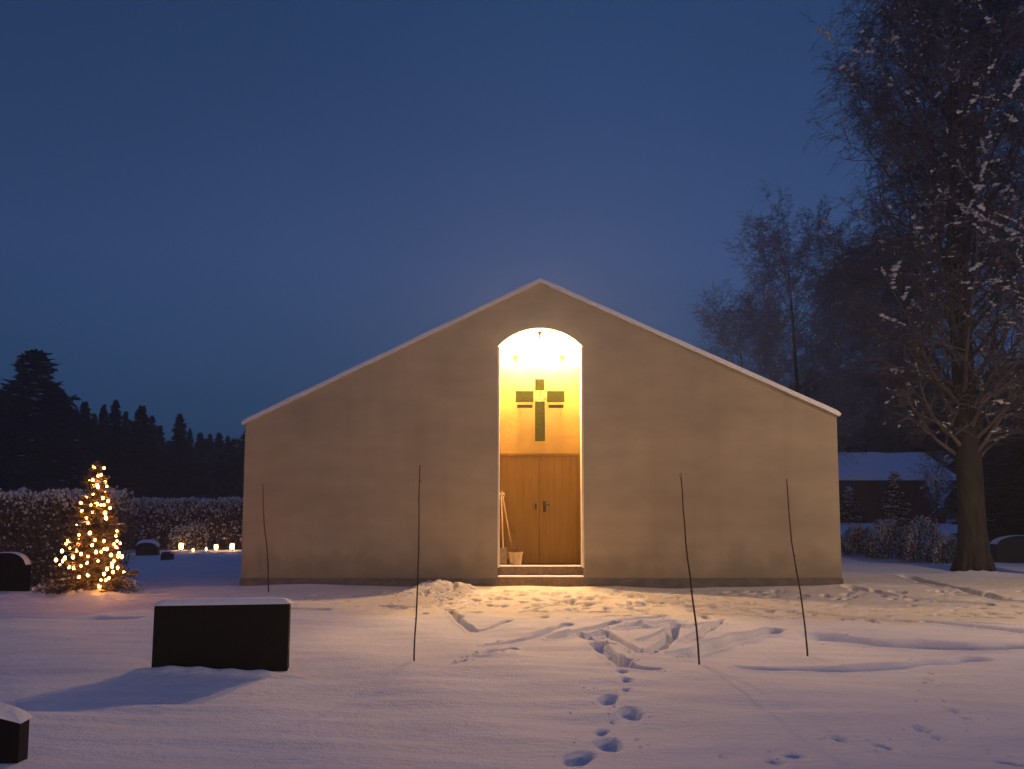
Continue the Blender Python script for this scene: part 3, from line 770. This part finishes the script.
tag(o, 'dark dense wood far behind hedges and barn', 'wood', kind='stuff')

# ------------------------------------------------------------------ hedges and shrubs
def hedge(name, x0, x1, y0, y1, h, seed, label, cat, ntw=9000, nsn=2600, tw=.012, sn=.05, bulge=.1, snow_depth=.35, roundtop=0.0, group=None, face_snow=.25):
    rnd = random.Random(seed); cxx = (x0+x1)/2
    z0 = gz(cxx, y0)
    root = empty(name, (cxx, y0, z0)); tag(root, label, cat, group)
    def top(x, y):
        u = (x-x0)/(x1-x0)*2-1
        return h*(1 + bulge*mnoise.noise(Vector((x*1.3+seed, y, 0))) + bulge*.5*mnoise.noise(Vector((x*5+seed, y*3, 2))) + bulge*.35*mnoise.noise(Vector((x*17, y*9, 2)))) * (1 - roundtop*abs(u)**2.2)
    m = MB()
    for i in range(ntw):
        x = rnd.uniform(x0, x1); y = y0 + (y1-y0)*(rnd.random()**1.6); T = top(x, y)
        z = rnd.uniform(-.02, 1)*T*.92; ln = rnd.uniform(.12, .38)*min(1, h)
        lean = Vector((rnd.gauss(0, .4), rnd.gauss(0, .4), rnd.uniform(.3, 1.1))).normalized()*ln
        p = Vector((x-cxx, y-y0, z)); wv_ = Vector((rnd.uniform(-1,1), rnd.uniform(-1,1), 0))*tw*rnd.uniform(.5, 1.6)
        q = p+lean
        if q.z > T*1.08: continue
        mid_ = p.lerp(q, .5)+Vector((rnd.uniform(-.2,.2), rnd.uniform(-.2,.2), 0))*ln*.4
        m.add([p-wv_, p+wv_, mid_+wv_*.7, q, mid_-wv_*.7], [(0,1,2,3,4)])
    m.build('branches', M['hedge'], root)
    s = MB()
    for i in range(int(nsn*2)):
        x = rnd.uniform(x0, x1); y = y0 + (y1-y0)*rnd.random(); T = top(x, y)
        if rnd.random() < face_snow: z = T*(1-rnd.random()**1.6*.95); y = y0 + rnd.uniform(-.02, .2)
        else: z = T - abs(rnd.gauss(0, snow_depth*.35))
        r_ = sn*.62*rnd.uniform(.3, 1.25)
        s.blob((x-cxx, y-y0, z), (r_*rnd.uniform(.5, 1.4), r_, r_*rnd.uniform(.5, 1.3)), .5, rnd)
    s.build('snow', M['frost'], root, smooth=True)
    return root
Yh = atZ(50, 591).y+.2
hx0 = atY(-160, 500, Yh).x; hx1 = atY(96, 500, Yh).x
hedge('hedge', hx0, hx1, Yh+.5, Yh+1.7, atY(30, 493, Yh+.7).z, 11, 'tall loose hedge with frosty top behind the lit spruce at left', 'hedge', 26000, 5200, .010, .045, .09, .55, face_snow=.16)
Yh2 = atZ(180, 551).y
hedge('hedge', atY(60, 500, Yh2).x, atY(300, 500, Yh2).x, Yh2+.6, Yh2+2.2, atY(180, 499, Yh2).z, 12, 'long straight clipped hedge with snowy top across the blue snow field', 'hedge', 26000, 8000, .018, .07, .05, .8, face_snow=.12)
a = atZ(190, 550)
hedge('shrub', a.x-.75, a.x+.7, a.y-.2, a.y+.5, .95, 13, 'rounded snow covered shrub behind the grave lanterns left of the chapel', 'shrub', 1500, 800, .012, .045, .4, .7, roundtop=.55, face_snow=.45)
a = atZ(163, 547)
hedge('shrub', a.x-.4, a.x+.45, a.y-.1, a.y+.35, .4, 14, 'low snowy shrub between the capped gravestone and the lanterns', 'shrub', 500, 420, .012, .045, .2, .4, roundtop=.6, face_snow=.5)
a = atZ(235, 548)
hedge('shrub', a.x-.5, a.x+.6, a.y-.15, a.y+.3, 1.15, 15, 'bare upright shrub lit by lanterns beside the left chapel corner', 'shrub', 750, 420, .012, .03, .3, .6, roundtop=.3, face_snow=.6)
# low growth at the foot of the Christmas spruce
a = atZ(62, 597)
hedge('shrub', a.x-.55, a.x+.45, a.y, a.y+.5, .22, 16, 'flattened snowy plants at the foot of the lit spruce on its left', 'plant', 420, 420, .01, .04, .3, .2, roundtop=.6, face_snow=.4)
a = atZ(118, 596)
hedge('shrub', a.x-.35, a.x+.3, a.y, a.y+.4, .28, 26, 'small dark plants at the right foot of the lit spruce', 'plant', 500, 90, .01, .03, .3, .2, roundtop=.7, face_snow=.4)
# right hand shrubs
rsh = [(862, 553, 30, 30, 'small bare shrub right behind the right chapel corner'), (893, 556, 44, 34, 'frosty low shrub under the snowy young spruce'), (930, 558, 46, 40, 'bushy grey shrub between young spruce and big trunk'), (950, 562, 30, 26, 'dark little shrub at the left foot of the big trunk')]
for i, (px, py, wpx, hpx, lab) in enumerate(rsh):
    Yd = 27-1.2*i; wd = wpx/F*Yd; B = atY(px, py, Yd)
    o = hedge('shrub', B.x-wd/2, B.x+wd/2, Yd, Yd+.9, hpx/F*Yd, 40+i, lab, 'shrub', 1500, 520, .012, .04, .3, .5, roundtop=.6, face_snow=.5, group='shrubs right of the chapel')
    o.location.z = min(o.location.z, B.z)

# ------------------------------------------------------------------ Christmas spruce with lights
XB = atZ(92, 598); XT = atY(99, 462, XB.y); XH = XT.z
xt = conifer('spruce_tree', XH, .66, 77, M['needle2'], .12, 'little spruce glowing with string lights left of the chapel', 'christmas tree', None, (XB.x, XB.y, 0), nb=130, bare=.05, needle=.035, dens=1.9, irregular=.35, frost=1)
lr = empty('string_lights', (XB.x, XB.y, 0)); tag(lr, 'warm white string lights wound round the little spruce', 'string lights')
rnd = random.Random(21)
pix = [(94,467),(104,468),(93,480),(101,475),(97,485),(93,494),(98,487),(81,503),(91,505),(82,511),(92,512),(97,504),(108,501),(104,505),(110,508),(105,513),(106,518),(101,505),
       (77,524),(88,523),(79,535),(66,544),(70,548),(78,544),(92,545),(77,552),(81,554),(88,556),(101,552),(104,549),(114,544),(116,547),(119,553),(111,555),(107,549),(60,565),(63,561),(65,558),(69,567),(74,568),(81,566),(87,563),(98,561),(112,564),(114,561),(107,569),(112,567),(104,574),(109,578),(101,580),(106,580),(100,586),(99,586),(95,540),(86,498),(113,572),(118,556),(117,541),(96,552),(68,541),(62,551),(73,557),(104,541),(90,533),(86,518),(103,498),(98,476),(56,560),(88,575),(79,577)]
zb = []
for px, py in pix:
    v = atY(px, py, XB.y); lx_ = v.x-XB.x; hh = v.z
    rr_ = max(.03, .62*(1-hh/XH)**.8+.02)
    dy = -math.sqrt(max(0, rr_**2-lx_**2))*rnd.uniform(.3, .95)
    v2 = atY(px, py, XB.y+dy); zb.append(Vector((v2.x-XB.x, dy, v2.z)))
for k in range(28):   # the far side of the tree
    h_ = rnd.uniform(.15, .95)*XH; a_ = rnd.uniform(.3, math.pi-.3); rr_ = .60*(1-h_/XH)**.8+.02
    zb.append(Vector((rr_*math.cos(a_), rr_*math.sin(a_), h_)))
order = sorted(zb, key=lambda v: v.z + .12*math.atan2(v.y, v.x)/math.pi)
m = MB(); m.tube([v+Vector((0, .02, .01)) for v in order], [.0035]*len(order), 4); m.build('wire', M['wire'], lr)
bm_src = None
for v in zb:
    if bm_src is None:
        m = MB(); m.lathe([(.004, -.032), (.020, -.020), (.026, 0), (.020, .020), (.004, .032)], n=8)
        bm_src = m.build('bulb', M['bulb'], lr, smooth=True); o = bm_src
    else:
        o = bm_src.copy(); col.objects.link(o); o.parent = lr
    o.location = v; s = rnd.uniform(.7, 1.1); o.scale = (s, s, s)

# ------------------------------------------------------------------ grave lanterns
def lantern(px, py, label, s=1.0, Y=None, z=None):
    v = atZ(px, py) if Y is None else atY(px, py, Y)
    root = empty('grave_lantern', (v.x, v.y, (gz(v.x, v.y) if z is None else z))); tag(root, label, 'grave lantern', 'burning grave lanterns')
    m = MB(); m.lathe([(.055*s, 0), (.06*s, .01*s), (.06*s, .03*s)], n=12); m.build('base', M['dark'], root)
    m = MB(); m.lathe([(.048*s, .031*s), (.055*s, .07*s), (.055*s, .17*s), (.045*s, .2*s)], n=12); m.build('glass', M['candle'], root, smooth=True)
    m = MB(); m.lathe([(.06*s, .201*s), (.05*s, .225*s), (.02*s, .25*s), (.008*s, .275*s)], n=12); m.build('lid', M['dark'], root)
    return root
lantern(181, 551, 'brightest grave lantern under the rounded snowy shrub', 1.25)
lantern(193, 552.5, 'low grave lantern just right of the brightest one', .55)
lantern(216, 551.5, 'grave lantern at the left foot of the lit bare shrub', 1.1)
lantern(232, 551.5, 'grave lantern under the lit bare shrub nearest the chapel corner', 1.25)
lantern(206, 551.5, 'dimmest low lantern halfway to the lit bare shrub', .5)
lantern(138, 553, 'small lantern beside the snow capped gravestone', .6)
ls = lantern(1021, 540, 'small white light standing on the long olive gravestone at right', .55, YR+.1, None)
ls.location.z = atY(1021, 541, YR+.1).z

# ------------------------------------------------------------------ barn
YBn = 46.0
bl = atY(822, 515, YBn); brn = atY(946, 515, YBn); ev = atY(880, 478, YBn).z; rg = atY(880, 456, YBn+3).z
barn = empty('barn', ((bl.x+brn.x)/2, YBn, bl.z)); tag(barn, 'low dark red barn with snow covered roof behind the young spruce', 'barn')
hwid = (brn.x-bl.x)/2; z0 = barn.location.z
m = MB(); m.box((-hwid, 0, -1), (hwid, 6, ev-z0)); m.add([(-hwid, 0, ev-z0), (-hwid, 6, ev-z0), (-hwid, 3, rg-z0-.1), (hwid, 0, ev-z0), (hwid, 6, ev-z0), (hwid, 3, rg-z0-.1)], [(0,1,2), (3,5,4)])
m.build('wall', M['barnred'], barn)
m = MB()
for s_ in (0, 1):
    y0, y1 = (-.5, 3) if s_ == 0 else (6.5, 3); n = 40
    b0 = len(m.v)
    for i in range(n+1):
        x = -hwid-.4 + (2*hwid+.8)*i/n; wb = .05*mnoise.noise(Vector((x*.8, s_, 0)))
        m.v += [(x, y0, ev-z0-.14), (x, y0, ev-z0+.12+wb), (x, y1, rg-z0+.2+wb), (x, y1, rg-z0-.02)]
    for i in range(n):
        for k in range(3): a = b0+i*4+k; m.f.append((a, a+4, a+5, a+1))
m.build('snowy_roof', M['snowcap'], barn)
m = MB(); m.box((hwid*.72, -.04, .1), (hwid*.72+1.1, -.005, 2.1)); dd = m.build('door', M['glassdk'], barn)
for xx in (-hwid*.7, -hwid*.05):
    m = MB(); m.box((xx, -.03, 1.0), (xx+.9, -.004, 1.8)); m.build('window', M['glassdk'], barn)
# young snowy spruce in front of the barn
Yy = 33.0; T = atY(894, 472, Yy); Bz = atY(894, 531, Yy).z
conifer('spruce_tree', T.z-Bz, .72, 91, M['needle'], .9, 'young snow laden spruce before the barn wall', 'tree', None, (T.x, Yy, Bz), nb=70, bare=.05, needle=.07, dens=1.0, frost=1)
T = atY(848, 488, 36); conifer('spruce_tree', T.z-atY(848, 520, 36).z, .6, 92, M['needle'], .8, 'smaller frosty spruce just past the right chapel corner', 'tree', None, (T.x, 36, atY(848, 520, 36).z), nb=50, bare=.05, needle=.07, dens=1.0, frost=1)
Yq = 37.0; Bq = atY(938, 524, Yq); Tq = atY(938, 462, Yq)
SMALL = (Bq, Tq, Yq)
# dark evergreens behind the big tree
ev_ = [(850, 372, 47, .42, 'dark evergreen directly behind the right eave of the chapel'), (905, 345, 50, .45, 'dark evergreen above the snowy barn roof'), (1010, 360, 52, .5, 'dark evergreen right of the big trunk'), (975, 400, 62, .5, 'evergreen hidden behind the big trunk'), (1040, 420, 30, .5, 'low dark evergreen at the right picture edge')]
for i, (px, py, Yd, wf, lab) in enumerate(ev_):
    T = atY(px, py, Yd); zb_ = gz(T.x, Yd); h = T.z-zb_
    base = copy_tree(srcs['s'+str([k for k in '012' if 's'+k in srcs][i % 2])]); base['label'] = lab; base['group'] = 'dark evergreens behind the big tree'
    base.location = (T.x, Yd if Yd < 44 or i == 2 else Yd+17, zb_); 
    if base.location.y > 55:
        T = atY(px, py, base.location.y); zb_ = gz(T.x, base.location.y); h = T.z-zb_; base.location = (T.x, base.location.y, zb_)
    s = h/12; base.rotation_euler = (0, 0, i*2.1); base.scale = (s*wf/.16, s*wf/.16, s)

# ------------------------------------------------------------------ bare trees
def bare_tree(name, loc, h, cr_rad, seed, label, trunk_r, lv=(34, 11, 7, 5), droop=.5, snow_n=260, mt='twig', first=.16, up=1.0, tw=.006, profile=None, snow_sz=1.0, flare=1.0):
    rnd = random.Random(seed); root = empty(name, loc); tag(root, label, 'tree')
    tm = MB(); n = 14; tp = []; tr_ = []
    ph = rnd.uniform(0, 6)
    for i in range(n+1):
        t = i/n; tp.append(Vector((.012*h*math.sin(t*4+ph)*t, .012*h*math.cos(t*5+ph)*t, h*t*.96 - .1)))
        tr_.append(trunk_r*((1-t)**.75*.95+.02) * (1 + flare*.5*max(0, 1-t*14)))
    tm.tube(tp, tr_, 14)
    # root flare and ridges
    for k in range(7):
        a = k*.9+rnd.uniform(-.2, .2); d = Vector((math.cos(a), math.sin(a), 0))
        tm.tube([d*trunk_r*.55+Vector((0,0,.9)), d*trunk_r*.95+Vector((0,0,.35)), d*trunk_r*1.45+Vector((0,0,-.05))], [trunk_r*.18, trunk_r*.3, trunk_r*.12], 7)
    tm.build('trunk', M['bark'], root, smooth=True)
    cm = MB(); limbs = []; snow_pts = []
    def at_tr(t):
        i = min(n-1, int(t*n)); return tp[i].lerp(tp[i+1], t*n-i), tr_[i]
    def branch(p, d, ln, r, lev):
        segs = (8, 6, 4, 3)[lev]; pts = [p.copy()]; rr = [r]; d = d.normalized(); q = p.copy()
        for k in range(segs):
            s = (k+1)/segs
            g_ = Vector((0, 0, (.16*up if lev == 0 else .10*up if lev == 1 else -.05-droop*.35 if lev == 2 else -.12-droop*.6)))
            d = (d + g_*(.8) + Vector((rnd.gauss(0,.13), rnd.gauss(0,.13), rnd.gauss(0,.09)))*(1+.4*lev)).normalized()
            q = q + d*ln/segs; pts.append(q.copy()); rr.append(max(tw*.4, r*(1-s*.85)))
        cm.tube(pts, rr, (6, 4, 3, 3)[lev], cap=False)
        if lev <= 2 and rnd.random() < (1, .7, .3 if snow_n < 3000 else .5)[lev]:
            for k in range(1, len(pts)): snow_pts.append((pts[k], pts[k]-pts[k-1], rr[k], lev))
        if lev < 3:
            nc = lv[lev+1]; nc = max(2, int(nc*rnd.uniform(.7, 1.3)))
            for c in range(nc):
                s = .22+.78*(c+rnd.random())/nc; k = min(segs-1, int(s*segs)); pp = pts[k].lerp(pts[k+1], s*segs-k); dd = (pts[k+1]-pts[k]).normalized()
                az = rnd.uniform(0, 6.283); pr = Vector((math.cos(az), math.sin(az), rnd.uniform(-.3, .5))); pr = (pr - dd*pr.dot(dd)).normalized()
                nd = dd*rnd.uniform(.45, 1.0) + pr*rnd.uniform(.6, 1.0)
                cl = ln*(.50, .50, .55)[lev]*rnd.uniform(.6, 1.15)*(1.15-.5*s)
                branch(pp, nd, cl, max(tw, rr[k]*.6), lev+1)
    for i in range(lv[0]):
        t = first+(.97-first)*(i+rnd.random())/lv[0]
        p, r = at_tr(t); az = i*2.399+rnd.uniform(-.4, .4)
        prof = profile(t) if profile else math.sin(math.pi*(.12+.80*t))**.8
        ln = cr_rad*prof*rnd.uniform(.8, 1.15)
        el = rnd.uniform(.35, .8)*up + t*.5
        branch(p, Vector((math.cos(az), math.sin(az), el)), ln, max(tw*2, r*.2), 0)
    cm.build('crown', M[mt], root)
    sm = MB(); rnd.shuffle(snow_pts); cnt = 0
    for p, d, r, lev in snow_pts:
        if cnt >= snow_n: break
        if p.z < h*.12 or mnoise.noise(p*.45 + Vector((seed, 0, 0))) < (-.15 if snow_n > 3000 else .02): continue
        cnt += 1
        k = rnd.randint(3, 9) if lev < 2 else rnd.randint(2, 4); dn = d.normalized() if d.length > 1e-6 else Vector((1,0,0)); big = rnd.random()**(2.6 if lev < 2 else 6)
        for q in range(k):
            s = snow_sz*(.022 + .06*big)*rnd.uniform(.5, 1.2)
            c = p - dn*q*s*1.2 + Vector((rnd.uniform(-1,1)*s*.35, rnd.uniform(-1,1)*s*.35, r+s*.1))
            sm.blob(c, (s*rnd.uniform(.6,1.7), s*rnd.uniform(.6,1.7), s*rnd.uniform(.35,.9)), .45, rnd)
    if sm.v: sm.build('snow', M['snowcap'], root, smooth=True)
    return root
TBp = atZ(974, 571)
bare_tree('broadleaf_tree', (TBp.x, TBp.y, 0), 17.5, 5.0, 101, 'huge bare tree with thick trunk and snow flecked crown right of the chapel', .345, (112, 12, 10, 8), .3, 3600, 'twig', .15, 1.05, .0058,
          profile=lambda t: .6 if t < .2 else .85 if t < .27 else 1.0-.52*max(0, (t-.4)/.6)**1.2, snow_sz=.75, flare=.6)
Y2 = 31.0; B2 = atY(800, 540, Y2); T2 = atY(792, 232, Y2)
bare_tree('broadleaf_tree', (B2.x, Y2, gz(B2.x, Y2)), T2.z, 4.0, 102, 'slender bare frosty tree behind the right roof slope', .12, (46, 10, 9, 6), .1, 120, 'twigf', .2, 1.0, .0075,
          profile=lambda t: .9 if t < .45 else .95-.35*(t-.45)/.55, snow_sz=.6)
Bq, Tq, Yq = SMALL
bare_tree('young_tree', (Bq.x, Yq, Bq.z), Tq.z-Bq.z, 1.5, 106, 'small frosted bare tree before the right end of the barn', .05, (16, 7, 6, 4), .2, 160, 'twigf', .15, 1.1, .009, snow_sz=.8)
Y3 = 36.0; B3 = atY(744, 540, Y3); T3 = atY(744, 318, Y3)
bare_tree('broadleaf_tree', (B3.x, Y3, gz(B3.x, Y3)), T3.z, 4.3, 103, 'lowest bare frosty tree fading into dusk over the middle of the right roof slope', .09, (30, 10, 8, 6), .1, 30, 'twigf', .25, 1.3, .0075, snow_sz=.5)
Y4 = 57.0; B4 = atY(868, 510, Y4); T4 = atY(868, 262, Y4)
bare_tree('broadleaf_tree', (B4.x, Y4, gz(B4.x, Y4)), T4.z-gz(B4.x, Y4), 7.0, 104, 'dense dark bare tree between the chapel corner and the big trunk', .16, (70, 12, 10, 7), .6, 260, 'twig', .15, .9, .014, snow_sz=.7)
Y5 = 17.5; B5 = atY(1118, 600, Y5)
bare_tree('broadleaf_tree', (B5.x, Y5, 0), 13.5, 3.6, 105, 'tree beyond the right edge reaching snowy boughs into the picture', .2, (34, 11, 8, 6), .4, 1500, 'twig', .35, .6, .006, snow_sz=.8)

# ------------------------------------------------------------------ frosty evening air
m = MB(); m.box((-520, -140, -2.0), (520, 940, 24)); hm = bpy.data.materials.new('haze'); hm.use_nodes = True
hn = hm.node_tree.nodes; hn.clear(); ho = hn.new('ShaderNodeOutputMaterial'); hv = hn.new('ShaderNodeVolumePrincipled')
hv.inputs['Color'].default_value = (0.86, 0.90, 1.0, 1); hv.inputs['Density'].default_value = HAZE; hv.inputs['Anisotropy'].default_value = 0.5
hm.node_tree.links.new(hv.outputs[0], ho.inputs['Volume'])
hz_o = m.build('haze', hm); tag(hz_o, 'thin frosty evening haze', 'haze', kind='stuff')
